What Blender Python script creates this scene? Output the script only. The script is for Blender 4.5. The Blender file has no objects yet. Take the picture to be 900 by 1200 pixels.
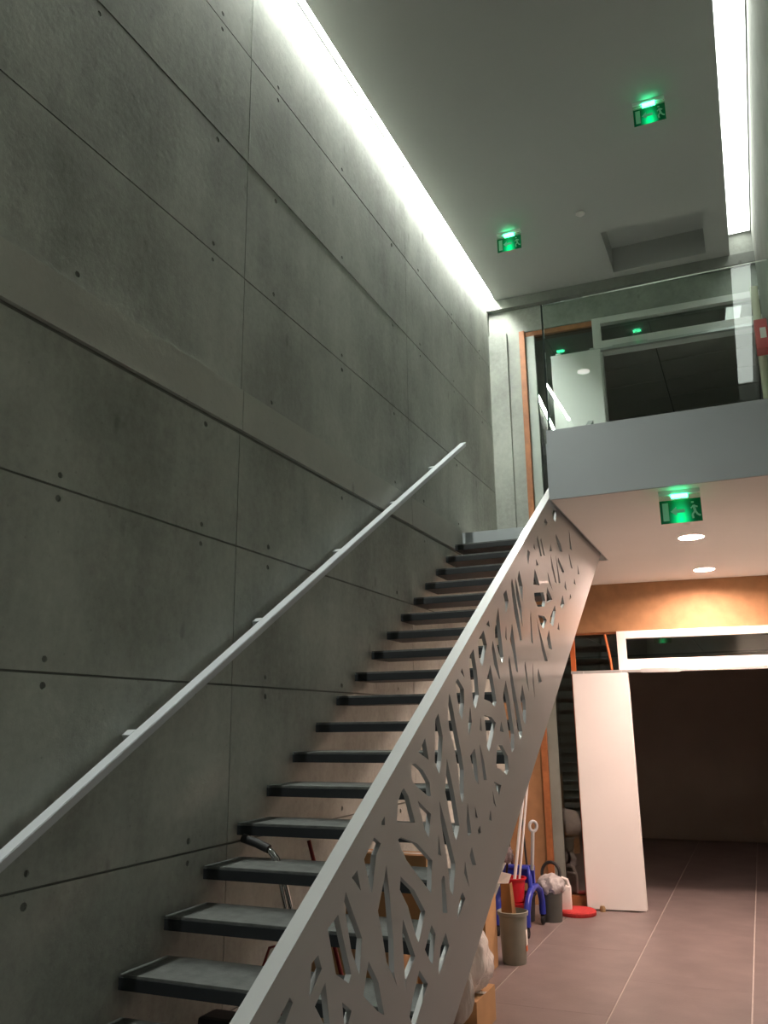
import bpy, bmesh, math, random
from mathutils import Vector, Matrix, noise

S = bpy.context.scene
C = S.collection
random.seed(7)

# ------------------------------------------------------------------ camera
F_PX, YAW, PITCH, ROLL = 988.0, 0.406621, 0.247395, -0.0125847
CAM = Vector((2.5, 0.0, 1.77))
cy, sy, cp, sp = math.cos(YAW), math.sin(YAW), math.cos(PITCH), math.sin(PITCH)
FW = Vector((-sy * cp, cy * cp, sp))
r0 = Vector((cy, sy, 0)); u0 = r0.cross(FW)
RT = math.cos(ROLL) * r0 + math.sin(ROLL) * u0
UP = -math.sin(ROLL) * r0 + math.cos(ROLL) * u0
cam_d = bpy.data.cameras.new('camera'); cam = bpy.data.objects.new('camera', cam_d); C.objects.link(cam)
cam_d.sensor_fit = 'HORIZONTAL'; cam_d.sensor_width = 36.0; cam_d.lens = F_PX / 900.0 * 36.0
cam_d.clip_start = 0.02; cam_d.clip_end = 200
M3 = Matrix((RT, UP, -FW)).transposed()
cam.matrix_world = Matrix.Translation(CAM) @ M3.to_4x4()
S.camera = cam

def ray(px, py):
    return FW + (px - 450) / F_PX * RT - (py - 600) / F_PX * UP
def at_x(px, py, x):
    d = ray(px, py); return CAM + d * ((x - CAM.x) / d.x)

# ------------------------------------------------------------------ world, light levels, exposure
w = bpy.data.worlds.new('world'); S.world = w; w.use_nodes = True
w.node_tree.nodes['Background'].inputs[0].default_value = (0.6, 0.7, 0.8, 1)
w.node_tree.nodes['Background'].inputs[1].default_value = 0.0
COVE_L, COVE_R, DOWN, SIGN = 215.0, 5.0, 1200.0, 1.2
S.view_settings.view_transform = 'Standard'
S.view_settings.look = 'None'
S.view_settings.exposure = 0.0
S.view_settings.gamma = 1.0
S.view_settings.use_curve_mapping = False

# ------------------------------------------------------------------ materials
MATS = {}
def new_mat(name):
    m = bpy.data.materials.new(name); m.use_nodes = True
    MATS[name] = m
    return m, m.node_tree.nodes, m.node_tree.links
def plain(name, col, rough=0.6, metal=0.0, noise_amt=0.08, scale=6.0, bump=0.0, bscale=80.0, coat=0.0):
    m, n, l = new_mat(name); b = n['Principled BSDF']
    b.inputs['Roughness'].default_value = rough; b.inputs['Metallic'].default_value = metal
    b.inputs['Coat Weight'].default_value = coat
    tc = n.new('ShaderNodeTexCoord'); nz = n.new('ShaderNodeTexNoise')
    nz.inputs['Scale'].default_value = scale; nz.inputs['Detail'].default_value = 5
    l.new(tc.outputs['Object'], nz.inputs['Vector'])
    rp = n.new('ShaderNodeValToRGB')
    rp.color_ramp.elements[0].position = 0.3; rp.color_ramp.elements[1].position = 0.7
    rp.color_ramp.elements[0].color = (*[c * (1 - noise_amt) for c in col], 1)
    rp.color_ramp.elements[1].color = (*[min(1, c * (1 + noise_amt)) for c in col], 1)
    l.new(nz.outputs['Fac'], rp.inputs['Fac']); l.new(rp.outputs['Color'], b.inputs['Base Color'])
    if bump:
        n2 = n.new('ShaderNodeTexNoise'); n2.inputs['Scale'].default_value = bscale; n2.inputs['Detail'].default_value = 4
        l.new(tc.outputs['Object'], n2.inputs['Vector'])
        bp = n.new('ShaderNodeBump'); bp.inputs['Strength'].default_value = bump; bp.inputs['Distance'].default_value = 0.01
        l.new(n2.outputs['Fac'], bp.inputs['Height']); l.new(bp.outputs['Normal'], b.inputs['Normal'])
    return m
def emis(name, col, st):
    m, n, l = new_mat(name); b = n['Principled BSDF']
    b.inputs['Base Color'].default_value = (*col, 1)
    b.inputs['Emission Color'].default_value = (*col, 1); b.inputs['Emission Strength'].default_value = st
    return m
def concrete(name, col, var=0.28):
    """cast concrete: cloudy blotches, vertical run marks, pores; world-space so panels differ"""
    m, n, l = new_mat(name); b = n['Principled BSDF']; b.inputs['Roughness'].default_value = 0.72
    b.inputs['Specular IOR Level'].default_value = 0.35
    g = n.new('ShaderNodeNewGeometry')
    def nz(scale, detail, vec, rough=0.6):
        t = n.new('ShaderNodeTexNoise'); t.inputs['Scale'].default_value = scale
        t.inputs['Detail'].default_value = detail; t.inputs['Roughness'].default_value = rough
        l.new(vec, t.inputs['Vector']); return t.outputs['Fac']
    mp = n.new('ShaderNodeMapping'); mp.inputs['Scale'].default_value = (3, 3, 0.6)
    l.new(g.outputs['Position'], mp.inputs['Vector'])
    a = nz(0.9, 6, g.outputs['Position']); s = nz(1.3, 5, mp.outputs['Vector']); f = nz(22, 5, g.outputs['Position'], 0.7)
    def math_(op, x, y):
        t = n.new('ShaderNodeMath'); t.operation = op
        for i, v in enumerate((x, y)):
            if isinstance(v, (int, float)): t.inputs[i].default_value = v
            else: l.new(v, t.inputs[i])
        return t.outputs[0]
    mix = math_('ADD', math_('MULTIPLY', a, 0.58), math_('ADD', math_('MULTIPLY', s, 0.22), math_('MULTIPLY', f, 0.20)))
    rp = n.new('ShaderNodeValToRGB'); e = rp.color_ramp.elements
    e[0].position = 0.36; e[1].position = 0.64
    e[0].color = (*[c * (1 - var) for c in col], 1); e[1].color = (*[c * (1 + var) for c in col], 1)
    l.new(mix, rp.inputs['Fac'])
    # small dark pores
    v = n.new('ShaderNodeTexVoronoi'); v.inputs['Scale'].default_value = 16
    l.new(g.outputs['Position'], v.inputs['Vector'])
    pr = n.new('ShaderNodeValToRGB'); pr.color_ramp.elements[0].position = 0.05; pr.color_ramp.elements[1].position = 0.11
    pr.color_ramp.elements[0].color = (0.72, 0.72, 0.72, 1); pr.color_ramp.elements[1].color = (1, 1, 1, 1)
    l.new(v.outputs['Distance'], pr.inputs['Fac'])
    v2 = n.new('ShaderNodeTexVoronoi'); v2.inputs['Scale'].default_value = 2.6
    mp2 = n.new('ShaderNodeMapping'); mp2.inputs['Scale'].default_value = (1.6, 1.6, 0.8); l.new(g.outputs['Position'], mp2.inputs['Vector'])
    l.new(mp2.outputs['Vector'], v2.inputs['Vector'])
    nd = nz(9, 4, g.outputs['Position'])
    pr2 = n.new('ShaderNodeValToRGB'); pr2.color_ramp.elements[0].position = 0.035; pr2.color_ramp.elements[1].position = 0.10
    pr2.color_ramp.elements[0].color = (0.62, 0.62, 0.62, 1); pr2.color_ramp.elements[1].color = (1, 1, 1, 1)
    l.new(math_('ADD', v2.outputs['Distance'], math_('MULTIPLY', math_('SUBTRACT', nd, 0.5), 0.22)), pr2.inputs['Fac'])
    mq = n.new('ShaderNodeMix'); mq.data_type = 'RGBA'; mq.blend_type = 'MULTIPLY'; mq.inputs['Factor'].default_value = 0.7
    l.new(rp.outputs['Color'], mq.inputs['A']); l.new(pr2.outputs['Color'], mq.inputs['B'])
    mm = n.new('ShaderNodeMix'); mm.data_type = 'RGBA'; mm.blend_type = 'MULTIPLY'; mm.inputs['Factor'].default_value = 0.6
    l.new(mq.outputs['Result'], mm.inputs['A']); l.new(pr.outputs['Color'], mm.inputs['B'])
    l.new(mm.outputs['Result'], b.inputs['Base Color'])
    bp = n.new('ShaderNodeBump'); bp.inputs['Strength'].default_value = 0.35; bp.inputs['Distance'].default_value = 0.012
    l.new(math_('ADD', mix, math_('MULTIPLY', f, 0.25)), bp.inputs['Height']); l.new(bp.outputs['Normal'], b.inputs['Normal'])
    return m
def glass(name, tint=(0.86, 0.93, 0.9), refl=1.0, ior=1.5):
    m, n, l = new_mat(name); n.remove(n['Principled BSDF'])
    tr = n.new('ShaderNodeBsdfTransparent'); tr.inputs[0].default_value = (*tint, 1)
    gl = n.new('ShaderNodeBsdfGlossy'); gl.inputs['Roughness'].default_value = 0.0; gl.inputs[0].default_value = (refl, refl, refl, 1)
    fr = n.new('ShaderNodeFresnel'); fr.inputs['IOR'].default_value = ior
    mx = n.new('ShaderNodeMixShader')
    l.new(fr.outputs[0], mx.inputs[0]); l.new(tr.outputs[0], mx.inputs[1]); l.new(gl.outputs[0], mx.inputs[2])
    l.new(mx.outputs[0], n['Material Output'].inputs['Surface'])
    return m

concrete('concrete', (0.345, 0.36, 0.325), 0.38)
concrete('concrete_pale', (0.46, 0.47, 0.43), 0.18)
concrete('concrete_dark', (0.2, 0.21, 0.19), 0.2)
concrete('concrete_band', (0.40, 0.405, 0.365), 0.12)
plain('joint', (0.15, 0.155, 0.14), 0.9)
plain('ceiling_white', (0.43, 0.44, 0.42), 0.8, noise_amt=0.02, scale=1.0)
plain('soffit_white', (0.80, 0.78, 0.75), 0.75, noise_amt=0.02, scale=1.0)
plain('painted_steel', (0.36, 0.362, 0.362), 0.38, 0.0, 0.03, 2.0, coat=0.15)
plain('fascia_grey', (0.39, 0.42, 0.44), 0.45, 0.0, 0.03, 2.0)
plain('rail_white', (0.52, 0.54, 0.57), 0.4, 0.0, 0.03, 3.0)
plain('tread_dark', (0.10, 0.105, 0.10), 0.62, 0.0, 0.3, 14.0, bump=0.25, bscale=120)
plain('tread_edge', (0.012, 0.014, 0.017), 0.55, 0.0, 0.15, 12.0)
plain('wood_board', (0.36, 0.19, 0.088), 0.7, 0.0, 0.12, 9.0, bump=0.15, bscale=200)
plain('wood_jamb', (0.36, 0.13, 0.045), 0.5, 0.0, 0.2, 12.0)
plain('white_lacquer', (0.88, 0.86, 0.84), 0.45, 0.0, 0.02, 2.0)
plain('alu', (0.55, 0.56, 0.56), 0.35, 0.6, 0.05, 5.0)
plain('alu_green', (0.33, 0.37, 0.33), 0.5, 0.2, 0.08, 5.0)
plain('dark_room', (0.55, 0.47, 0.41), 0.9, 0.0, 0.1, 1.0)
plain('dark_tile', (0.5, 0.47, 0.43), 0.9, 0.0, 0.1, 1.0)
plain('floor_tile', (0.205, 0.165, 0.158), 0.42, 0.0, 0.16, 3.0, bump=0.1, bscale=60)
plain('grout', (0.50, 0.45, 0.42), 0.85, 0.0, 0.1, 8.0)
plain('cardboard', (0.46, 0.27, 0.125), 0.85, 0.0, 0.1, 7.0)
plain('cardboard_in', (0.30, 0.165, 0.07), 0.9, 0.0, 0.1, 7.0)
plain('paper_white', (0.85, 0.80, 0.74), 0.8)
plain('red_plastic', (0.55, 0.01, 0.02), 0.35)
plain('red_dark', (0.20, 0.008, 0.008), 0.45)
plain('red_pad', (0.50, 0.035, 0.035), 0.85, 0, 0.15, 40, bump=0.4)
plain('blue_plastic', (0.02, 0.035, 0.34), 0.3)
plain('grey_plastic', (0.25, 0.26, 0.22), 0.5)
plain('grey_light', (0.42, 0.44, 0.45), 0.45)
plain('dark_grey_plastic', (0.075, 0.082, 0.075), 0.5)
plain('black_rubber', (0.012, 0.012, 0.013), 0.55)
plain('white_plastic', (0.78, 0.73, 0.70), 0.4)
plain('pole_white', (0.85, 0.84, 0.84), 0.25)
plain('brown_stick', (0.06, 0.03, 0.02), 0.6)
plain('chrome', (0.62, 0.62, 0.62), 0.12, 1.0, 0.02)
plain('orange_pipe', (0.60, 0.15, 0.04), 0.5)
plain('cream_pipe', (0.62, 0.60, 0.44), 0.5)
plain('sign_red', (0.60, 0.05, 0.05), 0.45)
plain('brass', (0.45, 0.32, 0.17), 0.35, 0.7)
plain('mop_fibre', (0.30, 0.25, 0.26), 0.95, 0, 0.4, 30)
glass('glass', (0.88, 0.94, 0.915))
glass('glass_dark', (0.62, 0.66, 0.62), 1.0, 1.9)
plain('glass_edge', (0.006, 0.016, 0.012), 0.85)
glass('acrylic', (0.80, 0.88, 0.82))
emis('cove_left_light', (0.96, 1.0, 0.92), COVE_L)
emis('cove_right_light', (0.96, 1.0, 0.94), COVE_R)
emis('down_light', (1.0, 0.715, 0.60), DOWN)
emis('down_light_white', (1.0, 0.93, 0.86), 9.0)
emis('led_green', (0.06, 1.0, 0.42), SIGN * 12)
def bag_mat(name, col, alpha):
    m, n, l = new_mat(name); b = n['Principled BSDF']
    b.inputs['Base Color'].default_value = (*col, 1); b.inputs['Roughness'].default_value = 0.16
    b.inputs['Transmission Weight'].default_value = alpha; b.inputs['IOR'].default_value = 1.15
    b.inputs['Specular IOR Level'].default_value = 0.9; b.inputs['Coat Weight'].default_value = 0.5
    tc = n.new('ShaderNodeTexCoord'); nz = n.new('ShaderNodeTexNoise'); nz.inputs['Scale'].default_value = 7; nz.inputs['Distortion'].default_value = 2.0
    mp = n.new('ShaderNodeMapping'); mp.inputs['Scale'].default_value = (2.2, 2.2, 0.8); l.new(tc.outputs['Object'], mp.inputs['Vector'])
    l.new(mp.outputs['Vector'], nz.inputs['Vector'])
    bp = n.new('ShaderNodeBump'); bp.inputs['Strength'].default_value = 0.5; bp.inputs['Distance'].default_value = 0.02
    l.new(nz.outputs['Fac'], bp.inputs['Height']); l.new(bp.outputs['Normal'], b.inputs['Normal'])
bag_mat('bag_clear', (0.85, 0.80, 0.76), 0.0)
bag_mat('bag_grey', (0.46, 0.44, 0.44), 0.0)
def sign_mat():
    """edge-lit green acrylic plate: the LED in the middle of the top edge floods it, brightest beside the LED"""
    m, n, l = new_mat('sign_green'); b = n['Principled BSDF']
    tc = n.new('ShaderNodeTexCoord'); mp = n.new('ShaderNodeMapping')
    mp.inputs['Location'].default_value = (0, 0, 0.045); mp.inputs['Scale'].default_value = (1.5, 0, 0.85)
    l.new(tc.outputs['Object'], mp.inputs['Vector'])
    ln = n.new('ShaderNodeVectorMath'); ln.operation = 'LENGTH'; l.new(mp.outputs['Vector'], ln.inputs[0])
    mr = n.new('ShaderNodeMapRange'); mr.inputs['From Min'].default_value = 0.0; mr.inputs['From Max'].default_value = 0.13
    mr.inputs['To Min'].default_value = 1.0; mr.inputs['To Max'].default_value = 0.05
    l.new(ln.outputs['Value'], mr.inputs['Value'])
    pw = n.new('ShaderNodeMath'); pw.operation = 'POWER'; pw.inputs[1].default_value = 2.2; l.new(mr.outputs[0], pw.inputs[0])
    ml = n.new('ShaderNodeMath'); ml.operation = 'MULTIPLY'; ml.inputs[1].default_value = 2.0; l.new(pw.outputs[0], ml.inputs[0])
    b.inputs['Base Color'].default_value = (0.0, 0.16, 0.055, 1); b.inputs['Roughness'].default_value = 0.2
    b.inputs['Emission Color'].default_value = (0.0, 0.85, 0.24, 1)
    l.new(ml.outputs[0], b.inputs['Emission Strength'])
sign_mat()
emis('sign_pale', (0.16, 0.46, 0.27), 0.12)

# ------------------------------------------------------------------ mesh helpers
class MB:
    def __init__(s): s.bm = bmesh.new()
    def box(s, x0, x1, y0, y1, z0, z1, bev=0.0):
        vs = [s.bm.verts.new((x, y, z)) for z in (z0, z1) for y in (y0, y1) for x in (x0, x1)]
        fs = [s.bm.faces.new([vs[i] for i in f]) for f in ((0, 2, 3, 1), (4, 5, 7, 6), (0, 1, 5, 4), (2, 6, 7, 3), (0, 4, 6, 2), (1, 3, 7, 5))]
        if bev:
            es = list({e for f in fs for e in f.edges})
            bmesh.ops.bevel(s.bm, geom=es, offset=bev, segments=2, affect='EDGES', profile=0.6)
        return s
    def quad(s, *pts):
        s.bm.faces.new([s.bm.verts.new(p) for p in pts]); return s
    def tube(s, pts, rad, seg=10, cap=True, radii=None):
        pts = [Vector(p) for p in pts]; rings = []
        nrm = None
        for i, p in enumerate(pts):
            t = (pts[min(i + 1, len(pts) - 1)] - pts[max(i - 1, 0)]).normalized()
            if nrm is None:
                nrm = t.orthogonal().normalized()
            nrm = (nrm - t * nrm.dot(t)).normalized(); bn = t.cross(nrm)
            rr = radii[i] if radii else rad
            rings.append([s.bm.verts.new(p + rr * (math.cos(a) * nrm + math.sin(a) * bn)) for a in [2 * math.pi * k / seg for k in range(seg)]])
        for a, b in zip(rings, rings[1:]):
            for k in range(seg): s.bm.faces.new((a[k], a[(k + 1) % seg], b[(k + 1) % seg], b[k]))
        if cap:
            s.bm.faces.new(rings[0][::-1]); s.bm.faces.new(rings[-1])
        return s
    def lathe(s, prof, cx=0, cy=0, cz=0, seg=28, sx=1, sy=1):
        rings = []
        for r, z in prof:
            if r < 1e-6: rings.append([s.bm.verts.new((cx, cy, cz + z))])
            else: rings.append([s.bm.verts.new((cx + sx * r * math.cos(2 * math.pi * k / seg), cy + sy * r * math.sin(2 * math.pi * k / seg), cz + z)) for k in range(seg)])
        for a, b in zip(rings, rings[1:]):
            for k in range(seg):
                k2 = (k + 1) % seg
                if len(a) == 1: s.bm.faces.new((a[0], b[k2], b[k])) if len(b) > 1 else None
                elif len(b) == 1: s.bm.faces.new((a[k], a[k2], b[0]))
                else: s.bm.faces.new((a[k], a[k2], b[k2], b[k]))
        return s
    def blob(s, c, rad, seed=0, amp=0.15, sub=4, freq=2.5, flat=None):
        g = bmesh.ops.create_icosphere(s.bm, subdivisions=sub, radius=1.0)
        for v in g['verts']:
            d = v.co.normalized()
            k = 1 + amp * noise.noise(d * freq + Vector((seed, seed * 2, 0))) + amp * 0.3 * noise.noise(d * freq * 3 + Vector((seed, 0, seed)))
            v.co = Vector((c[0] + d.x * rad[0] * k, c[1] + d.y * rad[1] * k, c[2] + d.z * rad[2] * k))
            if flat is not None and v.co.z < flat: v.co.z = flat
        return s
    def build(s, name, mat, parent=None, smooth=False, loc=None, rotz=0.0):
        bmesh.ops.recalc_face_normals(s.bm, faces=s.bm.faces)
        me = bpy.data.meshes.new(name); s.bm.to_mesh(me); s.bm.free()
        if smooth:
            for p in me.polygons: p.use_smooth = True
            try: me.set_sharp_from_angle(angle=math.radians(40))
            except Exception: pass
        return link(name, me, mat, parent, loc, rotz)
def link(name, me, mat, parent=None, loc=None, rotz=0.0):
    o = bpy.data.objects.new(name, me); C.objects.link(o)
    if mat: 
        me.materials.clear(); me.materials.append(MATS[mat])
    if parent: o.parent = parent
    if loc: o.location = loc
    o.rotation_euler.z = rotz
    return o
def plate_mesh(name, outer, holes, thick, fn):
    """flat plate with cut-outs: 2D filled curve, extruded, mapped by fn(a, b, t)"""
    cu = bpy.data.curves.new(name, 'CURVE'); cu.dimensions = '2D'; cu.fill_mode = 'BOTH'; cu.extrude = thick / 2
    for poly in [outer] + holes:
        sp_ = cu.splines.new('POLY'); sp_.points.add(len(poly) - 1)
        for q, (a, b) in zip(sp_.points, poly): q.co = (a, b, 0, 1)
        sp_.use_cyclic_u = True
    o = bpy.data.objects.new(name, cu); C.objects.link(o)
    dg = bpy.context.evaluated_depsgraph_get(); dg.update()
    me = bpy.data.meshes.new_from_object(o.evaluated_get(dg))
    bpy.data.objects.remove(o); bpy.data.curves.remove(cu)
    bm = bmesh.new(); bm.from_mesh(me); bmesh.ops.remove_doubles(bm, verts=bm.verts, dist=1e-5)
    for v in bm.verts: v.co = Vector(fn(v.co.x, v.co.y, v.co.z))
    bmesh.ops.recalc_face_normals(bm, faces=bm.faces)
    me.clear_geometry(); bm.to_mesh(me); bm.free(); me.name = name
    for p in me.polygons: p.use_smooth = False
    return me
def empty(name, loc, rotz=0.0):
    o = bpy.data.objects.new(name, None); C.objects.link(o); o.location = loc; o.rotation_euler.z = rotz; o.empty_display_size = 0.1
    return o
def tag(o, label, cat, group=None):
    o['label'] = label; o['category'] = cat
    if group: o['group'] = group
    return o
def struct(o): o['kind'] = 'structure'; return o

# ------------------------------------------------------------------ dimensions
CEIL, ROOF, SOFF, FLOOR2 = 6.70, 7.05, 3.195, 3.58
YB, XR, YF = 9.125, 2.98, -3.0           # back wall, right wall, wall behind the camera
RISER, GOING, Y1 = 0.1627, 0.2775, 1.8875
nosing = lambda y: RISER + (y - Y1) * RISER / GOING
YLAND = Y1 + GOING * 21                   # landing edge
YMEZ = 5.35                               # mezzanine front
XP = 1.35                                 # outer face of the balustrade panel
BACK_ROT, PIV = math.radians(2.0), (1.2, YB)

# ------------------------------------------------------------------ left concrete wall
wl = struct(MB().box(-0.25, -0.007, YF, 9.5, -0.1, ROOF + 0.1).build('wall_left', 'joint'))
rows = [0.0, 0.44, 1.2075, 1.98, 2.7175, 3.3775, 3.6175, 4.32, 5.10, 5.86, 6.63, ROOF]
cols = [YF, -1.38, 1.20, 3.78, 6.36, 9.0, 9.5]
rr = random.Random(3)
for i in range(len(rows) - 1):
    z0, z1 = rows[i], rows[i + 1]
    band = abs(z0 - 3.3775) < 1e-3
    for j in range(len(cols) - 1):
        y0, y1 = cols[j], cols[j + 1]
        a0, a1, b0, b1 = y0 + 0.003, y1 - 0.003, z0 + 0.005, z1 - (0.005 if abs(z1 - 3.3775) > 1e-3 else 0.022)
        if band: b0 = z0 - 0.002
        holes = []
        if z1 - z0 > 0.3:
            for ty in (0.33, 1.29, 2.26):
                yy = (cols[1] + 2.58 * (j - 1)) + ty
                if not (y0 + 0.1 < yy < y1 - 0.1): continue
                edge = rr.choice((0, 1, 2))
                for e in (0, 1):
                    if edge != e and edge != 2: continue
                    zz = (b1 - 0.04 - 0.02 * rr.random()) if e else (b0 + 0.04 + 0.02 * rr.random())
                    rad = 0.012 + 0.004 * rr.random()
                    holes.append([(yy + rad * math.cos(t * math.pi / 5), zz + rad * math.sin(t * math.pi / 5)) for t in range(10)])
        pt = 0.028 if band else 0.011
        me = plate_mesh('wall_panel', [(a0, b0), (a1, b0), (a1, b1), (a0, b1)], holes, pt,
                        lambda a, b, t, off=(0.0095 if band else rr.uniform(-0.0012, 0.0012)): (-0.0055 + t + off, a, b))
        link('wall_panel', me, 'concrete_band' if band else 'concrete', wl)

# ------------------------------------------------------------------ right wall, wall behind, roof
struct(MB().box(XR, XR + 0.25, YF, 9.6, -0.1, ROOF + 0.1).build('wall_right', 'concrete_pale'))
struct(MB().box(-0.25, XR + 0.25, YF - 0.25, YF, -0.1, ROOF + 0.1).build('wall_front', 'concrete_dark'))
struct(MB().box(-0.25, XR + 0.25, YF - 0.25, 9.6, ROOF, ROOF + 0.2).build('ceiling_slab', 'ceiling_white'))

# ceiling raft with the recessed hatch, slots left and right for the light coves
HX0, HX1, HY0, HY1 = 1.52, 2.50, 8.06, 8.93
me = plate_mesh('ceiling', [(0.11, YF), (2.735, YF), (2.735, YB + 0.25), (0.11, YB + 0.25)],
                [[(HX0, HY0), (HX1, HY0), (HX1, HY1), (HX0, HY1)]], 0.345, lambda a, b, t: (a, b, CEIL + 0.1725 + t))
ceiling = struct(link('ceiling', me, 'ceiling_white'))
MB().box(HX0 - 0.02, HX1 + 0.02, HY0 - 0.02, HY1 + 0.02, CEIL + 0.30, CEIL + 0.33).build('hatch_panel', 'ceiling_white', ceiling)

# light coves
def cove(x0, x1, z, yl, mat, label):
    o = empty('cove_light', ((x0 + x1) / 2, 3.0, z))
    MB().box(x0 - (x0 + x1) / 2, x1 - (x0 + x1) / 2, -5.95, yl, 0.006, 0.06).build('light_channel', 'alu', o)
    MB().box(x0 - (x0 + x1) / 2 + 0.006, x1 - (x0 + x1) / 2 - 0.006, -5.94, yl - 0.01, 0.0, 0.006).build('diffuser', mat, o)
    tag(o, label, 'light')
cove(0.02, 0.075, 6.785, 6.06, 'cove_left_light', 'long white light strip in the slot between ceiling and panelled concrete wall above the stairs')
cove(2.745, 2.972, 6.97, 6.14, 'cove_right_light', 'wide glowing white light strip in the ceiling slot beside the hatch')

# ------------------------------------------------------------------ floor tiles
fl = struct(MB().box(-1.2, 5.2, YF, 14.7, -0.12, -0.006).build('floor', 'grout'))
TW, TL = 0.813, 1.62
bm = MB().box(0, TW - 0.009, 0, TL - 0.0015, -0.01, 0.0, 0.0015); tile = bm.build('tile', 'floor_tile', fl)
tile_me = tile.data; first = True
for i in range(-2, 6):
    for j in range(11):
        x = 0.626 + 0.004 + TW * (i - 1); y = YF + TL * j + (0.81 if i % 2 else 0.0)
        if x > 5 or y > 14.6: continue
        o = tile if first else tile.copy()
        if not first: C.objects.link(o)
        first = False
        o.location = (x, y, 0)

# ------------------------------------------------------------------ mezzanine
DL = [(2.147, 7.005), (2.151, 8.628)]
XE = XP + 0.037
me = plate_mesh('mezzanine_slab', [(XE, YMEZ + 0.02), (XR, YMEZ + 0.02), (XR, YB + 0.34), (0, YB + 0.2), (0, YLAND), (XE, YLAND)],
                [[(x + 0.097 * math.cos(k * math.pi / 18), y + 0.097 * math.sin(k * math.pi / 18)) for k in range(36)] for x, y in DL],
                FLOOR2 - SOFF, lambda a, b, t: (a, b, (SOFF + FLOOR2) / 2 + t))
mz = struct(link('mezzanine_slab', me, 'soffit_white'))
MB().box(XE, XR, YMEZ, YMEZ + 0.02, SOFF - 0.004, 3.67, 0.002).build('fascia', 'fascia_grey', mz)
MB().box(0.002, XP - 0.06, YLAND - 0.012, YLAND, FLOOR2 - 0.16, FLOOR2 + 0.002, 0.002).build('landing_fascia', 'fascia_grey', mz)
MB().box(XE - 0.008, XE, YMEZ + 0.005, YLAND, SOFF - 0.002, FLOOR2, 0.001).build('opening_trim', 'fascia_grey', mz)

# glass guard on the mezzanine edge
g = empty('glass_guardrail', (XE + 0.004, YMEZ + 0.06, 3.60))
L = XR - XE - 0.014
gp = MB().box(0.012, L, -0.008, 0.008, -0.02, 1.02).build('glass_pane', 'glass', g)
MB().box(0.0, 0.0115, -0.0085, 0.0085, -0.02, 1.02).build('glass_edge', 'glass_edge', gp)
MB().box(0.0, L, -0.035, 0.035, -0.022, 0.068, 0.003).build('clamp_profile', 'alu', g)
tag(g, 'clear glass guard panel standing on the grey mezzanine edge', 'guardrail')

# ------------------------------------------------------------------ back wall (2 degrees off square)
LOW_ROT = math.radians(6.6)
def bw(name, mat, x0, x1, d0, d1, z0, z1, parent=None, bev=0.0, rot=BACK_ROT):
    m = MB().box(x0 - PIV[0], x1 - PIV[0], d0, d1, z0, z1, bev)
    if parent: return m.build(name, mat, parent)
    return m.build(name, mat, None, False, (PIV[0], PIV[1], 0), rot)
X0w, X1w = -0.6, 5.2
wb = struct(bw('wall_back', 'concrete', -0.25, 3.25, 0.0, 0.22, 6.27, ROOF + 0.05))     # lintel beam over the upper glazing
bw('pillar', 'concrete', -0.25, 0.215, -0.05, 0.22, FLOOR2 - 0.3, 6.27, wb)
bw('pillar', 'concrete', 0.215, 0.41, -0.012, 0.22, FLOOR2 - 0.3, 6.27, wb)
struct(bw('trim_1', 'concrete_dark', -0.1, 3.2, -0.09, 0.0, 6.575, 6.698))
wl2 = struct(bw('wall_back_lower', 'wood_board', -0.25, 0.36, 0.0, 0.2, 0.0, SOFF, rot=LOW_ROT))
bw('board', 'wood_board', 0.36, 4.2, 0.0, 0.2, 2.69, SOFF, wl2)

def glazing(n, zb, tilt, rot):
    """fixed glazing + doorway: wooden side frame, tall pane, white frame with a transom light"""
    wn = struct(empty('window_%d' % n, (PIV[0], PIV[1], zb), rot))
    P = lambda name, mat, x0, x1, d0, d1, z0, z1, par=wn, bev=0.003: MB().box(x0 - PIV[0], x1 - PIV[0], d0, d1, z0, z1, bev).build(name, mat, par)
    T = 2.69
    P('wood_jamb', 'wood_jamb', 0.36, 0.425, -0.03, 0.18, 0.0, T)
    hh = 0.06 if n == 1 else 0.02
    P('wood_head', 'wood_jamb', 0.425, 1.205, 0.02, 0.18, T - hh, T)
    P('wood_sill', 'wood_jamb', 0.425, 1.205, -0.01, 0.18, 0.0, 0.10)
    P('side_profile', 'alu_green', 0.425, 0.53, 0.02, 0.12, 0.10, T - hh)
    P('glass_pane', 'glass_dark', 0.53, 1.205, 0.06, 0.068, 0.10, T - hh, wn, 0)
    f = P('window_frame', 'white_lacquer', 1.205, 1.295, -0.02, 0.14, 0.0, T)
    P('frame_head', 'white_lacquer', 1.295, 3.9, -0.02, 0.14, T - 0.075, T)
    P('frame_transom', 'white_lacquer', 1.295, 3.9, -0.02, 0.14, 2.275, 2.40)
    tp = P('glass_pane', 'glass_dark', 1.295, 3.9, -0.004, 0.004, -0.1075, 0.1075, wn, 0)
    tp.location = (0, 0.06, 2.5075); tp.rotation_euler.x = math.radians(tilt)
    P('sliding_rail', 'alu', 0.72, 3.9, -0.075, -0.022, 2.262, 2.29, wn, 0.002)
    P('rail_bracket', 'alu', 1.42, 1.80, -0.085, -0.076, 2.255, 2.30, wn, 0.002)
    d = struct(empty('door_%d' % n, (PIV[0], PIV[1], zb), rot))
    P('door_leaf', 'white_lacquer', 0.735, 1.287, -0.135, -0.095, 0.012, 2.258, d, 0.006)
    for hx in (0.82, 1.2):
        P('roller_hanger', 'alu', hx - 0.03, hx + 0.03, -0.125, -0.05, 2.252, 2.285, d, 0.002)
    return wn
glazing(1, FLOOR2, 0.0, BACK_ROT)
glazing(2, 0.0, -0.8, LOW_ROT)

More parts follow.
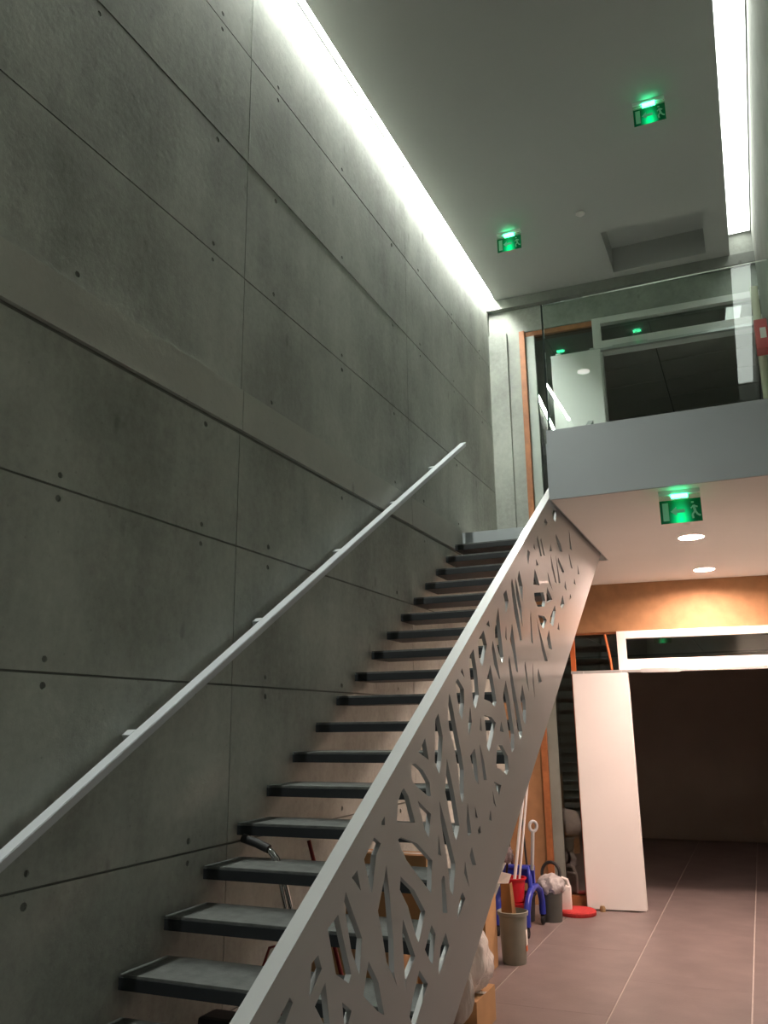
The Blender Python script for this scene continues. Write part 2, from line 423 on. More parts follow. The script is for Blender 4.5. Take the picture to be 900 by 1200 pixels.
# dark rooms behind the glazing
def room(n, zb, zc, yb):
    struct(MB().box(X0w, X1w, yb, yb + 0.15, zb, zc + 0.3).build('wall_room_%s' % n, 'dark_room'))
    struct(MB().box(X0w - 0.15, X0w, 9.5, yb + 0.15, zb, zc + 0.3).build('wall_room_side_%s' % n, 'dark_room'))
    struct(MB().box(X1w, X1w + 0.15, 9.0, yb + 0.15, zb, zc + 0.3).build('wall_room_end_%s' % n, 'dark_room'))
    c = struct(MB().box(X0w, X1w, 9.42, yb, zc + 0.012, zc + 0.2).build('ceiling_room_%s' % n, 'joint'))
    t0 = None
    for i in range(5):
        for j in range(8):
            x, y = X0w + 1.2 * i, 9.45 + 0.65 * j
            if y + 0.65 > yb: continue
            if t0 is None: o = t0 = MB().box(0.006, 1.19, 0.006, 0.64, 0.0, 0.012, 0.002).build('ceiling_tile', 'dark_tile', c)
            else: o = t0.copy(); C.objects.link(o)
            o.location = (x, y, zc)
room('upper', FLOOR2, 6.30, 14.5)
room('lower', 0.0, 2.80, 14.52)
struct(MB().box(X0w, X1w, YB + 0.35, 14.6, FLOOR2 - 0.25, FLOOR2).build('floor_upper', 'dark_room'))
struct(MB().box(XR + 0.25, X1w, 9.0, 9.3, 0.0, ROOF).build('wall_back_side', 'dark_room'))
struct(MB().box(X0w, -0.25, 9.4, 9.6, 0.0, ROOF).build('wall_back_corner', 'dark_room'))

# orange services hanging behind the lower glazing
o = MB().box(0.722, 0.772, YB - 0.058, YB - 0.035, 0.105, 2.665, 0.003).build('wooden_batten', 'orange_pipe')
tag(o, 'upright orange wooden batten before the glass, behind the white door leaf', 'batten')
o = MB().tube([(1.085 + 0.05 * math.sin(t * 2.2), YB + 0.005, 2.665 - t * 0.7) for t in [k / 14 for k in range(15)]], 0.013, 8).build('conduit', 'orange_pipe', None, True)
tag(o, 'curved orange conduit hanging before the glass next to the white frame', 'conduit')

# ------------------------------------------------------------------ staircase
st = empty('staircase', (0.0, Y1, 0.0))
TH0 = 0.0185
tr0 = None
for k in range(1, 22):
    y, z = GOING * (k - 1), RISER * k
    if tr0 is None:
        t = tr0 = MB().box(0.024, XP - TH0, 0.004, 0.31, -0.012, 0.0, 0.002).build('tread', 'tread_dark', st)
        e = e0 = MB().box(0.024, XP - TH0, 0.0, 0.306, -0.058, -0.0122, 0.002).build('tread_box', 'tread_edge', t)
    else:
        t = tr0.copy(); C.objects.link(t); e = e0.copy(); C.objects.link(e); e.parent = t
    t.location = (0, y, z)

HOLES_PX = [
 [(339.6,1168.9),(343.1,1175),(334,1200),(323.6,1200)],
 [(373,1119),(377.2,1135),(362.3,1169.5),(365.3,1129)],
 [(396.4,1072),(403.5,1105),(411.5,1142),(408.9,1152.5),(393.8,1142),(384,1088.5)],
 [(405.3,1045),(424.5,1100),(421,1142),(411.8,1114),(402.8,1058)],
 [(381.3,1151),(386.5,1200),(379.5,1200),(369,1179.5)],
 [(401,1174.5),(412,1184.5),(408,1200),(403,1200)],
 [(418.7,1019.6),(423,1044),(412.6,1028.5)],
 [(438.7,981.3),(446.5,988.5),(441,1002),(435.8,1046.5),(432.9,1035.6),(426.7,1007)],
 [(452.9,1014),(457,1053),(461,1100),(462,1140),(465.5,1156),(460,1143),(453,1127),(447.8,1094),(443,1067.5),(449.5,1034)],
 [(469.5,1027),(485.3,1043),(498.6,1068.5),(490.7,1104.5),(487,1096),(478,1062),(468.6,1042.7)],
 [(472.3,1077),(486.8,1121),(476.5,1147),(476,1164.5),(473.2,1125),(471.2,1093)],
 [(505.8,1083.8),(510.5,1094.5),(507,1130),(504,1126.5),(498,1113),(502.3,1096)],
 [(522.5,1093),(526.5,1108.5),(514.6,1142),(513.9,1137),(516.5,1110)],
 [(491.6,1137),(501.5,1153),(487,1200),(482.7,1200),(480,1191),(483.6,1170.5)],
 [(432,1126.5),(443.5,1151),(450.5,1190),(442.5,1185),(425.8,1167),(429.4,1142)],
 [(519.2,1026),(521,1027),(524.3,1070),(519,1070),(517.2,1032)],
 [(542.2,1045.5),(545.4,1053.5),(536,1078),(537,1065.5),(539.6,1050)],
 [(545,1009),(550,1040),(544,1023)],
 [(469.8,981),(488.8,988.4),(506.6,1008),(505.8,1030),(505.2,1046.6),(488.9,1024.9),(476.4,1008),(466.5,984)],
 [(498.2,865),(502.6,890.5),(490.5,881.8)],
 [(513.8,836),(519,862.7),(517.3,892),(514.7,907),(509.5,892.9),(510.2,843)],
 [(481.5,896),(486.7,894.8),(495.6,902.3),(503.5,916.5),(505,933),(501.8,933),(488.5,922),(483.2,914.7)],
 [(473.3,923.6),(478.6,932.5),(486.5,964.2),(465.5,963.3),(466.3,939.5),(470.7,927)],
 [(489.5,938),(505,953.8),(502.5,982),(497.5,971.5),(492,947)],
 [(451,956.5),(451,967),(447.3,967),(447.3,962.7)],
 [(523.6,888.4),(531.6,926.7),(538.5,967.6),(534.8,985.3),(530.7,972.9),(521.8,928)],
 [(514.9,938),(522.7,967),(533.5,1012),(533.3,1020),(530.7,1050),(527.5,1042),(524.5,1010),(519.5,980),(516.3,960)],
 [(513.9,978),(517.2,1003),(513.4,1001)],
 [(526.7,813),(530,826),(535,854),(541,885),(543.5,902),(543.5,930),(542,942),(538.7,927),(537,902),(532.5,878),(526.6,854),(524.5,833)],
 [(536.7,795.3),(543.6,807.3),(544,824),(541.6,844),(538.7,836),(533.3,800)],
 [(551,828),(553,846.7),(549.5,862.7),(548.8,850)],
 [(567.5,838),(576,840.5),(581,846.7),(573.3,881.3),(571,875),(569,852)],
 [(563.3,839.5),(564.8,857),(562.3,855)],
 [(587.2,845),(590.5,858),(585.6,857)],
 [(592.7,797),(597,822),(602.5,860),(602.5,877),(600,882),(597,862),(593,838),(589.5,818),(590,812)],
 [(596.7,768),(602,800),(607,828),(612.2,857),(610,867),(606.5,854),(602,824),(598.5,800),(595.8,775)],
 [(612,802),(615.5,820),(616.5,832),(616,850),(613.4,844),(610,818)],
 [(583,873),(588.4,873.3),(595,885.8),(596.2,902),(593.8,908),(588,902.5),(581.3,899),(582,884)],
 [(578.7,916),(587.5,920),(585,932),(582,925)],
 [(577.2,926),(581.5,946),(578.5,941)],
 [(551,885.8),(556.4,877),(558,887.5),(561,919.5),(557.3,914),(552,891)],
 [(562,871.5),(567,891),(570.7,914),(567,914),(563.5,887.5)],
 [(548,941),(552.5,976.4),(548.5,980),(546.7,962)],
 [(556.8,946),(560,958.7),(557.3,957)],
 [(574.8,949),(576,962),(573.3,960.4)],
 [(562.7,967.6),(563.5,976),(561,978),(560,973)],
 [(553,992.4),(558,1013.8),(553.8,1013.8),(550.2,1003)],
 [(574.7,778.7),(582,822),(580,828),(574,822),(567.3,819.3),(568,808),(571.3,793)],
 [(572.7,727),(574,734.7),(570,732)],
 [(566.7,738.7),(570.7,756),(565.3,781.3),(561.3,772),(560,750.7)],
 [(555,760.7),(558.7,785),(561.3,814.7),(557.3,831),(555.3,826.7),(552,801),(550,780),(550.7,768)],
 [(541.5,783),(544.2,793.7),(540.2,787.7)],
 [(593.3,691.3),(596,704),(593.3,718.7),(592,706.7),(590,696)],
 [(584,712),(586,733),(588,752),(590,770),(588.5,777),(584.5,765),(580.5,749),(580,738),(582,724)],
 [(577.6,750.7),(582,772),(586.3,796),(584.6,795),(579,778.7),(576.2,760)],
 [(600,678),(602.5,690),(608.2,724),(611.5,750),(609.7,752),(603.5,722),(600,698),(599,684)],
 [(603.9,677),(607,690),(611,712),(612.5,735),(609,718),(604.9,697)],
 [(608.3,668.3),(612.5,686.7),(612.5,705),(610,694),(606.5,678)],
 [(626.7,666.7),(632.5,686),(625,685)],
 [(626,694.7),(636.7,694),(639,704),(638,711),(630,711),(626.7,703)],
 [(641.3,688),(647.3,702.7),(640.7,706.7),(640.4,697)],
 [(630.5,720.3),(638,722),(640.7,726.7),(636.7,737.3),(633.3,730.7)],
 [(650.3,709.3),(651.3,716),(649.3,727),(648,734.7),(644.3,729),(645.3,722)],
 [(628.7,723.5),(638,760),(642,774.7),(638.7,774.7),(635.3,762.7),(631.3,740)],
 [(643.3,738.3),(645,749.3),(647,761.3),(643.3,760),(640.9,748)],
 [(600,730.7),(603.3,754.7),(607.3,788),(605,786.7),(601.3,765),(597.7,749)],
 [(593,733),(593.9,750.7),(592,746.7)],
 [(615.3,774.7),(618,793),(620,810.7),(617.3,800),(614.7,781)],
 [(624.4,776),(626.7,818.7),(624.4,800)],
 [(630.7,783),(634.7,798.7),(631.3,800.7),(630,790.7)],
 [(622,716),(624.7,754.7),(622.6,752),(621.3,724)],
 [(659.3,697.3),(661.3,708),(658.7,713.3),(656.7,709)],
 [(662.3,680.3),(664,692),(661.4,688)],
 [(654.7,729),(655.6,738.7),(653.3,737)],
 [(668.2,696),(669.4,700),(667.4,703)],
 [(639,607.5),(641.7,612.5),(640,616),(637.5,611.7)],
 [(649.5,595),(653,599),(651,611.7),(648.3,608),(647.5,601.7)],
 [(651.5,625.8),(656.7,636.7),(659,646.7),(656,646),(651.2,630)],
 [(630,627.5),(635,651.7),(633.3,651.7),(629,631.7)],
 [(634,630),(638.7,651.7),(636.7,650),(633.3,633.3)],
 [(618.3,644),(621,646.7),(619,661.7),(617.5,651.7)],
 [(625.8,636.7),(627.5,645),(625.3,641.7)],
 [(645,636.7),(646.7,646),(644,646)],
 [(628,655),(631,661.7),(628.7,663.3)],
 [(641.7,670),(647.5,691.7),(643,681.7)],
 [(645,649),(652.6,684),(650.6,682),(646.5,665)],
 [(654,653),(661,670),(659,671.7),(653.8,658)],
 [(651.2,650),(656.7,683),(654.7,684)],
 [(666.7,648),(671,666.7),(669,665),(666.7,653)],
 [(666.7,620),(670,645),(667.8,643)],
 [(676.7,661.7),(679,673),(677,673)],
 [(673,678),(674.7,685),(672.5,684)],
]
holes = []
for poly in HOLES_PX:
    q = [at_x(px, py, XP) for px, py in poly]
    holes.append([(p.y, p.z) for p in q])
def area(p): return 0.5 * sum(p[i][0] * p[(i + 1) % len(p)][1] - p[(i + 1) % len(p)][0] * p[i][1] for i in range(len(p)))
low = []
for idx, (dy, dz) in ((8, (-0.62, -0.33)), (2, (-0.43, -0.44)), (11, (-0.75, -0.62)), (13, (-0.55, -0.24)), (1, (-0.20, -0.30))):
    low.append([(a + dy, b + dz) for a, b in holes[idx]])
PT, PBm = 0.955, -0.255
yend = YLAND - 0.002
outer = [(1.50, 0.0), (Y1 + 0.155, 0.0), (yend, nosing(yend) + PBm), (yend, nosing(yend) + PT), (1.50, nosing(1.50) + PT)]
ok = []
for h in holes + low:
    if all(nosing(a) + PBm + 0.02 < b < nosing(a) + PT - 0.02 and b > 0.05 and a > 1.55 for a, b in h): ok.append(h)
TH = 0.018
me = plate_mesh('balustrade_panel', outer, ok, TH, lambda a, b, t: (XP - TH / 2 + t, a - Y1, b))
pn = link('balustrade_panel', me, 'painted_steel', st)
ct = lambda y: nosing(y) + PT
cap = plate_mesh('top_cap', [(1.50, ct(1.50)), (yend, ct(yend)), (yend, ct(yend) + 0.012), (1.50, ct(1.50) + 0.012)], [], 0.05, lambda a, b, t: (XP - 0.025 + t, a - Y1, b))
link('top_cap', cap, 'painted_steel', pn)
tag(st, 'open staircase of dark treads with a pierced grey steel balustrade along the concrete wall', 'staircase')

# ------------------------------------------------------------------ wall handrail
hr = empty('handrail', (0.075, 1.6, 0.93))
hz = lambda y: 1.336 + (y - 2.294) * 0.585 - 0.93
hm = bmesh.new()
y0, y1 = 1.60, 7.65
sec = [(-0.030, -0.021), (0.030, -0.021), (0.030, 0.021), (-0.030, 0.021)]
vs = [[hm.verts.new((a, y - 1.6, hz(y) + b)) for a, b in sec] for y in (y0, y1)]
for k in range(4): hm.faces.new((vs[0][k], vs[0][(k + 1) % 4], vs[1][(k + 1) % 4], vs[1][k]))
hm.faces.new(vs[0]); hm.faces.new(vs[1][::-1])
bmesh.ops.bevel(hm, geom=list(hm.edges), offset=0.003, segments=2, affect='EDGES')
mb = MB(); mb.bm.free(); mb.bm = hm; mb.build('rail', 'rail_white', hr)
b0 = None
for y in (1.95, 2.98, 3.98, 4.95, 5.9, 6.85):
    if b0 is None:
        o = b0 = MB().box(-0.073, -0.028, -0.022, 0.022, -0.014, 0.019, 0.003).build('wall_bracket', 'rail_white', hr)
    else: o = b0.copy(); C.objects.link(o)
    o.location = (0, y - 1.6, hz(y)); o.rotation_euler.x = math.atan(0.585)
tag(hr, 'straight pale grey handrail rising along the concrete wall', 'handrail')

# ------------------------------------------------------------------ ceiling fittings
def downlight(loc, mat, label, recess=0.0):
    o = empty('downlight', loc)
    MB().lathe([(0.094, 0.0), (0.108, -0.001), (0.108, -0.005), (0.098, -0.008), (0.093, -0.004), (0.093, 0.0)], seg=36).build('trim_ring', 'white_lacquer', o, True)
    if recess:
        MB().lathe([(0.094, 0.0), (0.094, recess + 0.01), (0.0, recess + 0.01), (0.0, recess + 0.008), (0.092, recess + 0.008), (0.092, 0.0)], seg=36).build('reflector', 'white_lacquer', o, True)
    MB().lathe([(0.0, recess - 0.004), (0.091, recess - 0.004), (0.091, recess), (0.0, recess)], seg=36).build('lamp_disc', mat, o)
    tag(o, label, 'downlight')
downlight((*DL[0], SOFF), 'down_light', 'round glowing downlight in the mezzanine underside next to the green exit sign', 0.028)
downlight((*DL[1], SOFF), 'down_light', 'round glowing downlight in the mezzanine underside next to the brown board wall', 0.028)
downlight((0.69, -0.76, CEIL), 'down_light_white', 'round downlight in the high ceiling mirrored in the glass guard')

def exit_sign(loc, label):
    o = empty('exit_sign', loc)
    MB().box(-0.125, 0.125, -0.022, 0.022, -0.028, 0.0, 0.004).build('housing', 'white_lacquer', o)
    MB().box(-0.05, 0.05, -0.026, 0.026, -0.045, -0.0285, 0.003).build('lamp', 'led_green', o)
    MB().box(-0.125, 0.125, -0.004, 0.004, -0.06, -0.0285).build('clear_strip', 'acrylic', o)
    pl = MB().box(-0.125, 0.125, -0.005, 0.005, -0.075, 0.075, 0.001).build('sign_plate', 'sign_green', o); pl.location = (0, 0, -0.135)
    # pictogram: doorway, arrow, running figure
    MB().box(-0.108, -0.072, -0.0065, -0.0052, -0.058, 0.058).build('doorway_mark', 'sign_pale', pl)
    arrow = plate_mesh('arrow', [(-0.06, 0.0), (-0.025, 0.03), (-0.025, 0.011), (0.025, 0.011), (0.025, -0.011), (-0.025, -0.011), (-0.025, -0.03)], [], 0.0012, lambda a, b, t: (a, -0.0059 + t, b))
    link('arrow_mark', arrow, 'sign_pale', pl)
    m = MB()
    bar = lambda a, b, wd: m.tube([(a[0], -0.0059, a[1]), (b[0], -0.0059, b[1])], wd, 6)
    bar((0.079, 0.03), (0.086, -0.008), 0.008); bar((0.086, -0.008), (0.068, -0.03), 0.006); bar((0.068, -0.03), (0.072, -0.055), 0.006)
    bar((0.086, -0.008), (0.100, -0.032), 0.006); bar((0.100, -0.032), (0.116, -0.04), 0.006)
    bar((0.079, 0.028), (0.062, 0.01), 0.005); bar((0.080, 0.028), (0.102, 0.016), 0.005); bar((0.074, 0.044), (0.075, 0.054), 0.008)
    for v in m.bm.verts: v.co.y = max(-0.0072, min(-0.0052, v.co.y))
    m.build('runner_mark', 'sign_pale', pl)
    tag(o, label, 'exit sign')
exit_sign((2.20, 6.27, CEIL), 'green lit exit sign on the high ceiling near the right light strip')
exit_sign((0.65, 7.65, CEIL), 'green lit exit sign on the high ceiling near the panelled wall')
exit_sign((2.177, 5.50, SOFF), 'green lit exit sign hanging under the mezzanine beside the round downlights')
exit_sign((1.575, 0.34, CEIL), 'green lit exit sign on the high ceiling mirrored in the glass guard')
def detector(loc, label):
    o = MB().lathe([(0.0, 0.0), (0.045, 0.0), (0.045, -0.012), (0.03, -0.022), (0.022, -0.03), (0.0, -0.03)], seg=20).build('detector', 'white_plastic', None, True, loc)
    tag(o, label, 'detector')
detector((1.392, 7.62, CEIL), 'small white round detector on the high ceiling')
detector((2.158, 6.43, SOFF), 'small white round detector on the mezzanine underside')

# right-hand wall: cream service pipe and red fire box
o = MB().tube([(2.915, 8.86, FLOOR2), (2.915, 8.86, 5.9), (2.915, 8.86, 6.15)], 0.04, 14).build('service_pipe', 'cream_pipe', None, True)
tag(o, 'cream vertical service pipe on the wall beside the red box', 'pipe')
o = empty('fire_box', (2.915, 8.60, 5.47))
MB().box(-0.055, 0.063, -0.10, 0.10, -0.155, 0.155, 0.008).build('body', 'sign_red', o)
MB().box(-0.01, 0.045, -0.103, -0.1, -0.05, 0.06, 0.001).build('label_plate', 'paper_white', o)
tag(o, 'red fire alarm box with a pale label on the wall by the upper glazing', 'fire box')

# ------------------------------------------------------------------ things under the stairs
def carton(name, x0, x1, y0, y1, z0, z1, label, flaps=True, rot=0.0, group=None, open_top=False):
    cx, cyy = (x0 + x1) / 2, (y0 + y1) / 2
    hx, hy, h = (x1 - x0) / 2, (y1 - y0) / 2, z1 - z0
    o = empty(name, (cx, cyy, z0), rot)
    m = MB(); t = 0.006
    m.box(-hx, hx, -hy, -hy + t, 0.0, h); m.box(-hx, hx, hy - t, hy, 0.0, h)
    m.box(-hx, -hx + t, -hy + t, hy - t, 0.0, h); m.box(hx - t, hx, -hy + t, hy - t, 0.0, h)
    m.box(-hx + t, hx - t, -hy + t, hy - t, 0.0, t)
    m.build('box_wall', 'cardboard', o)
    if open_top:
        for s in (-1, 1):
            f = MB(); a = Vector((s * hx, -hy + 0.01, h)); 
            f.quad((s * hx, -hy + .01, h), (s * hx, hy - .01, h), (s * (hx + .03 * s * 0 - 0.02), hy - .015, h + 0.16), (s * (hx - 0.02), -hy + .015, h + 0.16))
            bmesh.ops.solidify(f.bm, geom=f.bm.faces[:], thickness=0.005); f.build('flap', 'cardboard', o)
    else:
        MB().box(-hx, hx, -hy, -0.002, h, h + 0.005).build('flap', 'cardboard', o)
        MB().box(-hx, hx, 0.002, hy, h, h + 0.005).build('flap', 'cardboard', o)
        MB().box(-hx + 0.002, hx - 0.002, -0.025, 0.025, h + 0.0052, h + 0.006).build('packing_tape', 'paper_white', o)
    tag(o, label, 'box', group)
    return o
carton('cardboard_box', 0.33, 0.80, 5.22, 5.60, 0.0, 0.19, 'low brown cardboard box under the shiny plastic bag', rot=0.0)
carton('cardboard_box', 0.12, 0.485, 6.46, 6.75, 0.0, 0.50, 'tall brown cardboard box with raised flaps beside the grey waste bin', open_top=True)
carton('cardboard_box', 0.10, 0.62, 4.92, 5.08, 0.0, 1.02, 'slim upright cardboard carton standing under the middle treads', rot=0.0)
carton('cardboard_box', 0.14, 0.60, 4.40, 4.80, 0.0, 0.64, 'plain cardboard box on the floor behind the floor polisher')

# plastic bag on the low box
m = MB().blob((0.655, 5.40, 0.375), (0.195, 0.17, 0.20), seed=3, amp=0.16, sub=5, freq=1.7, flat=0.204)
m.blob((0.70, 5.165, 0.26), (0.10, 0.04, 0.17), seed=8, amp=0.2, sub=4, freq=1.8)
o = m.build('plastic_bag', 'bag_clear', None, True)
tag(o, 'crumpled shiny pale plastic bag on the low cardboard box', 'bag')

# grey waste bin with folded carton inside
BX, BY = -0.02, -0.11
o = empty('waste_bin', (0.597 + BX, 6.99 + BY, 0.0))
MB().lathe([(0.0, 0.0), (0.088, 0.0), (0.092, 0.01), (0.108, 0.335), (0.118, 0.34), (0.120, 0.365), (0.112, 0.368), (0.103, 0.34), (0.086, 0.02), (0.0, 0.02)], seg=36).build('bin_body', 'grey_plastic', o, True)
MB().box(0.100, 0.104, -0.02, 0.02, 0.13, 0.24).build('sticker', 'paper_white', o)
MB().box(0.098, 0.1025, -0.02, 0.02, 0.09, 0.128).build('sticker', 'orange_pipe', o)
tag(o, 'round grey waste bin filled with cardboard scraps', 'bin')
m = MB()
m.quad((0.515, 6.965, 0.03), (0.625, 6.935, 0.03), (0.600, 6.93, 0.57), (0.52, 6.955, 0.56))
m.quad((0.625, 6.935, 0.03), (0.645, 7.02, 0.03), (0.60, 7.00, 0.57), (0.600, 6.93, 0.57))
bmesh.ops.solidify(m.bm, geom=m.bm.faces[:], thickness=0.006)
o = m.build('cardboard_scrap', 'cardboard', None, False, (BX, BY, 0)); tag(o, 'folded brown cardboard scrap standing in the grey waste bin', 'cardboard')
m = MB(); m.quad((0.50, 6.925, 0.565), (0.60, 6.90, 0.575), (0.605, 6.98, 0.63), (0.52, 7.0, 0.64))
bmesh.ops.solidify(m.bm, geom=m.bm.faces[:], thickness=0.004)
o = m.build('paper_sheet', 'paper_white', None, False, (BX, BY, 0)); tag(o, 'white paper sheet lying on top of the cardboard scrap', 'paper')

# mop trolley
tx, ty = 0.36, 7.93
o = empty('mop_trolley', (tx, ty, 0.0))
def cas(x, y):
    c = MB().lathe([(0.0, -0.014), (0.034, -0.014), (0.04, -0.008), (0.04, 0.008), (0.034, 0.014), (0.0, 0.014)], seg=18)
    for v in c.bm.verts: v.co = Vector((v.co.z, v.co.y, v.co.x))
    for v in c.bm.verts: v.co += Vector((x, y, 0.041))
    c.box(x - 0.018, x + 0.018, y - 0.012, y + 0.012, 0.05, 0.10)
    c.build('caster', 'black_rubber', o)
for sx in (-0.13, 0.13):
    for sy in (-0.29, 0.27): cas(sx, sy)
for sx in (-0.13, 0.13):      # arched blue side frames
    arc = [(sx, -0.29, 0.09), (sx, -0.285, 0.20), (sx, -0.22, 0.30), (sx, -0.12, 0.35), (sx, -0.02, 0.36), (sx, 0.08, 0.35), (sx, 0.20, 0.30), (sx, 0.265, 0.20), (sx, 0.27, 0.09)]
    MB().tube(arc, 0.03, 10).build('side_frame', 'blue_plastic', o, True)
MB().tube([(0.13, -0.12, 0.34), (0.12, -0.10, 0.45), (0.10, -0.06, 0.52), (-0.10, -0.06, 0.52), (-0.12, -0.10, 0.45), (-0.13, -0.12, 0.34)], 0.022, 10).build('top_frame', 'blue_plastic', o, True)
MB().box(-0.13, 0.13, 0.03, 0.07, 0.38, 0.53, 0.008).build('press_plate', 'blue_plastic', o)
def bucket(cx, cyy, z0, h, r0_, r1_, mat):
    b = MB().lathe([(0.0, 0.0), (r0_, 0.0), (r1_, h - 0.015), (r1_ + 0.012, h - 0.012), (r1_ + 0.012, h), (r1_ - 0.004, h), (r0_ - 0.005, 0.006), (0.0, 0.006)], cx, cyy, z0, 32, 1.0, 1.1).build('bucket', mat, o, True)
bucket(0.0, -0.17, 0.27, 0.19, 0.075, 0.095, 'red_plastic')
bucket(0.0, -0.14, 0.05, 0.21, 0.085, 0.10, 'red_plastic')
bucket(0.0, 0.14, 0.05, 0.23, 0.085, 0.10, 'black_rubber')
MB().tube([(0.125, -0.02, 0.50), (0.135, -0.02, 0.62), (0.15, -0.02, 0.83)], 0.016, 10).build('press_lever', 'grey_light', o, True)
rg = [(0.155 + 0.0 , -0.02 + 0.035 * math.sin(t), 0.87 + 0.042 * -math.cos(t)) for t in [2 * math.pi * k / 18 for k in range(19)]]
rg = [(0.155 + (p[1] + 0.02) * 0.8, -0.02 + (p[1] + 0.02) * 0.6, p[2]) for p in rg]
MB().tube(rg, 0.014, 8).build('lever_grip', 'grey_light', o, True)
tag(o, 'blue wheeled mop trolley holding red buckets', 'trolley')

def stick(name, a, b, rad, mat, label, cat, head=None):
    e_ = empty(name, a); A, B = Vector(a), Vector(b)
    MB().tube([(0, 0, 0), tuple(B - A)], rad, 12).build('pole', mat, e_, True)
    if head == 'mop':
        mm = MB(); rn = random.Random(5)
        for k in range(26):
            t = rn.uniform(0, 6.28); d = Vector((math.cos(t), math.sin(t), 0))
            mm.tube([(0, 0, 0.10), tuple(d * 0.03 + Vector((0, 0, 0.07))), tuple(d * 0.055 + Vector((0, 0, 0.02)))], 0.008, 5)
        mm.build('mop_strands', 'mop_fibre', e_, True)
    if head == 'top':
        mm = MB(); mm.blob(tuple(B - A), (0.05, 0.05, 0.07), 4, 0.4, 3); mm.build('head', 'mop_fibre', e_, True)
    tag(e_, label, cat)
stick('mop', (0.345, 7.74, 0.30), (0.505, 7.80, 1.38), 0.014, 'pole_white', 'white pole standing upright in the red bucket', 'mop', 'mop')
stick('squeegee', (0.375, 7.80, 0.30), (0.515, 7.86, 1.36), 0.010, 'pole_white', 'slim white handle beside the thicker white pole in the red bucket', 'broom')
stick('broom', (0.30, 8.05, 0.30), (0.12, 8.12, 1.45), 0.011, 'brown_stick', 'dark brown broom stick leaning to the concrete wall behind the trolley', 'broom')
stick('brush', (0.42, 8.04, 0.30), (0.36, 8.10, 1.00), 0.010, 'black_rubber', 'black stick leaning in the trolley beside the grey press lever', 'brush')
stick('dust_mop', (0.24, 7.86, 0.26), (0.30, 7.80, 0.63), 0.010, 'brown_stick', 'short upturned mop with dull fibre head in the trolley', 'mop', 'top')

# dark bin with bag liner
o = empty('dark_bin', (0.535, 8.37, 0.0))
MB().lathe([(0.0, 0.0), (0.092, 0.0), (0.108, 0.30), (0.112, 0.30), (0.112, 0.315), (0.10, 0.315), (0.088, 0.02), (0.0, 0.02)], seg=30).build('bin_body', 'dark_grey_plastic', o, True)
MB().blob((0, 0, 0.30), (0.125, 0.125, 0.10), 5, 0.22, 4, 2.4).build('bag_liner', 'bag_grey', o, True)
tag(o, 'dark bin with a bulging grey bag liner', 'bin')
o = MB().tube([(0.50 + 0.085 * math.cos(t), 8.56 + 0.02 * math.sin(t), 0.375 + 0.10 * math.sin(t)) for t in [2 * math.pi * k / 26 - 0.6 for k in range(27)]], 0.016, 8).build('hose', 'black_rubber', None, True)
tag(o, 'looped black hose behind the dark bin', 'hose')
# jerrycan
o = empty('jerrycan', (0.575, 8.72, 0.0), 0.15)
m = MB().box(-0.075, 0.075, -0.06, 0.06, 0.0, 0.25, 0.022)
m.build('can_body', 'white_plastic', o, True)
MB().tube([(-0.055, 0, 0.235), (-0.05, 0, 0.30), (-0.01, 0, 0.315), (0.04, 0, 0.30), (0.055, 0, 0.24)], 0.017, 10).build('handle', 'white_plastic', o, True)
MB().lathe([(0.024, 0.235), (0.024, 0.285), (0.0, 0.285)], -0.0, -0.038, 0, 16).build('cap', 'dark_grey_plastic', o, True)
tag(o, 'white plastic jerrycan with moulded handle behind the dark bin', 'jerrycan')
# red floor pad
o = MB().lathe([(0.0, 0.0), (0.168, 0.0), (0.175, 0.01), (0.175, 0.035), (0.165, 0.045), (0.03, 0.046), (0.0, 0.046)], seg=40).build('floor_pad', 'red_pad', None, True, (0.70, 8.72, 0.0))
tag(o, 'flat round red floor pad lying beside the white door', 'pad')
o = MB().lathe([(0.0, 0.0), (0.028, 0.0), (0.028, 0.03), (0.02, 0.05), (0.0, 0.052)], seg=16).build('door_stop', 'brass', None, True, (0.90, 8.93, 0.0))
tag(o, 'small brown door stop on the floor before the white door', 'door stop')

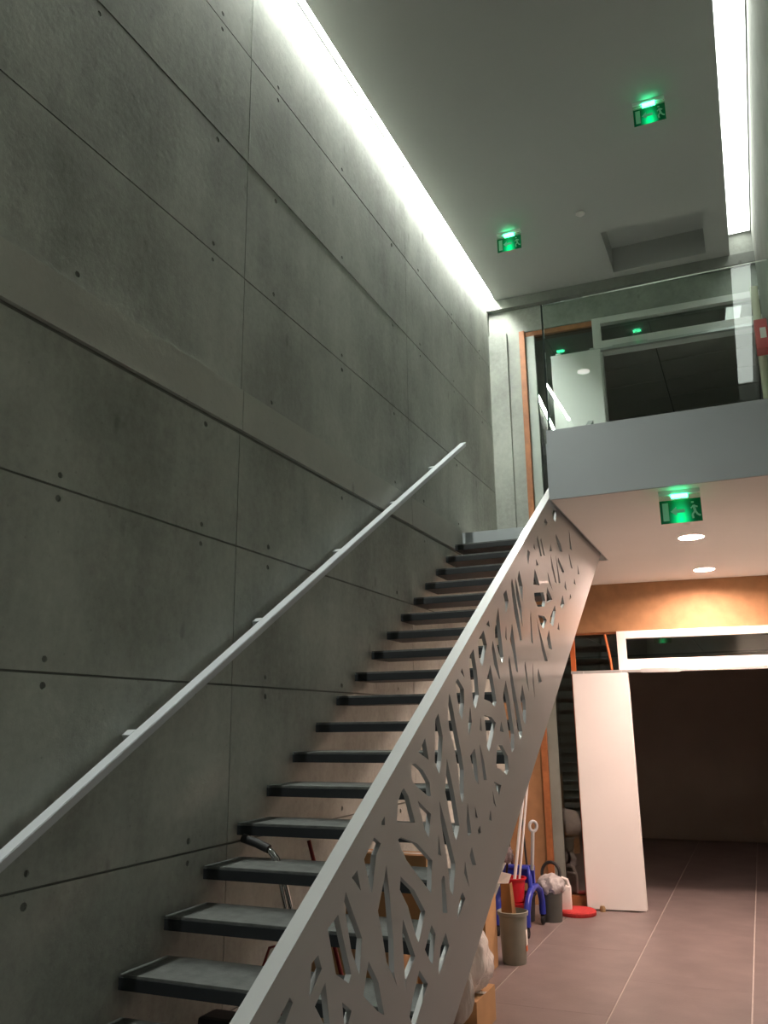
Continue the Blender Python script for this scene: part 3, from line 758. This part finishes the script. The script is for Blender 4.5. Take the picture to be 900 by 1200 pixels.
# floor polisher under the lower treads: chrome handle, dark motor, red cable
o = empty('floor_polisher', (0.52, 3.78, 0.0))
MB().lathe([(0.0, 0.02), (0.19, 0.02), (0.20, 0.04), (0.20, 0.09), (0.17, 0.12), (0.0, 0.13)], seg=30).build('brush_cover', 'black_rubber', o, True)
MB().lathe([(0.0, 0.13), (0.10, 0.13), (0.105, 0.16), (0.10, 0.30), (0.08, 0.34), (0.0, 0.35)], seg=26).build('motor', 'dark_grey_plastic', o, True)
MB().lathe([(0.0, 0.0), (0.17, 0.0), (0.17, 0.02), (0.0, 0.02)], seg=30).build('brush', 'mop_fibre', o)
for dx in (-0.022, 0.022):
    MB().tube([(-0.02 + dx, 0.0, 0.25), (-0.10 + dx, 0.01, 0.60), (-0.177 + dx * 0.7, 0.02, 0.93), (-0.215 + dx * 0.5, 0.02, 1.06), (-0.25 + dx * 0.4, 0.02, 1.15), (-0.285 + dx * 0.3, 0.02, 1.185), (-0.31 + dx * .2, 0.02, 1.195)], 0.011, 10).build('handle_tube', 'chrome', o, True)
MB().tube([(-0.29, 0.02, 1.19), (-0.36, 0.02, 1.215), (-0.44, 0.02, 1.235)], 0.022, 10).build('grip', 'black_rubber', o, True)
MB().tube([(-0.10, 0.0, 0.62), (-0.17, -0.03, 0.79), (-0.235, -0.05, 0.77), (-0.27, -0.05, 0.68), (-0.26, -0.04, 0.58), (-0.2, -0.02, 0.5), (-0.12, 0, 0.45)], 0.007, 8).build('cable', 'red_dark', o, True)
MB().box(-0.17, -0.085, -0.045, 0.045, 0.55, 0.72, 0.01).build('switch_box', 'black_rubber', o)
tag(o, 'dark floor polisher with chrome handle and red cable under the lower treads', 'floor polisher')
stick('tool_handle', (0.62, 4.16, 0.0), (0.245, 4.18, 1.185), 0.011, 'red_dark', 'dark red tool handle leaning under the treads beside the floor polisher', 'tool')
o = MB().box(0.05, 0.30, 3.42, 3.62, 0.0, 0.46, 0.02).box(0.09, 0.26, 3.45, 3.59, 0.46, 0.54, 0.02).build('vacuum_cleaner', 'black_rubber')
tag(o, 'black boxy vacuum cleaner on the floor beneath the lowest treads', 'vacuum')
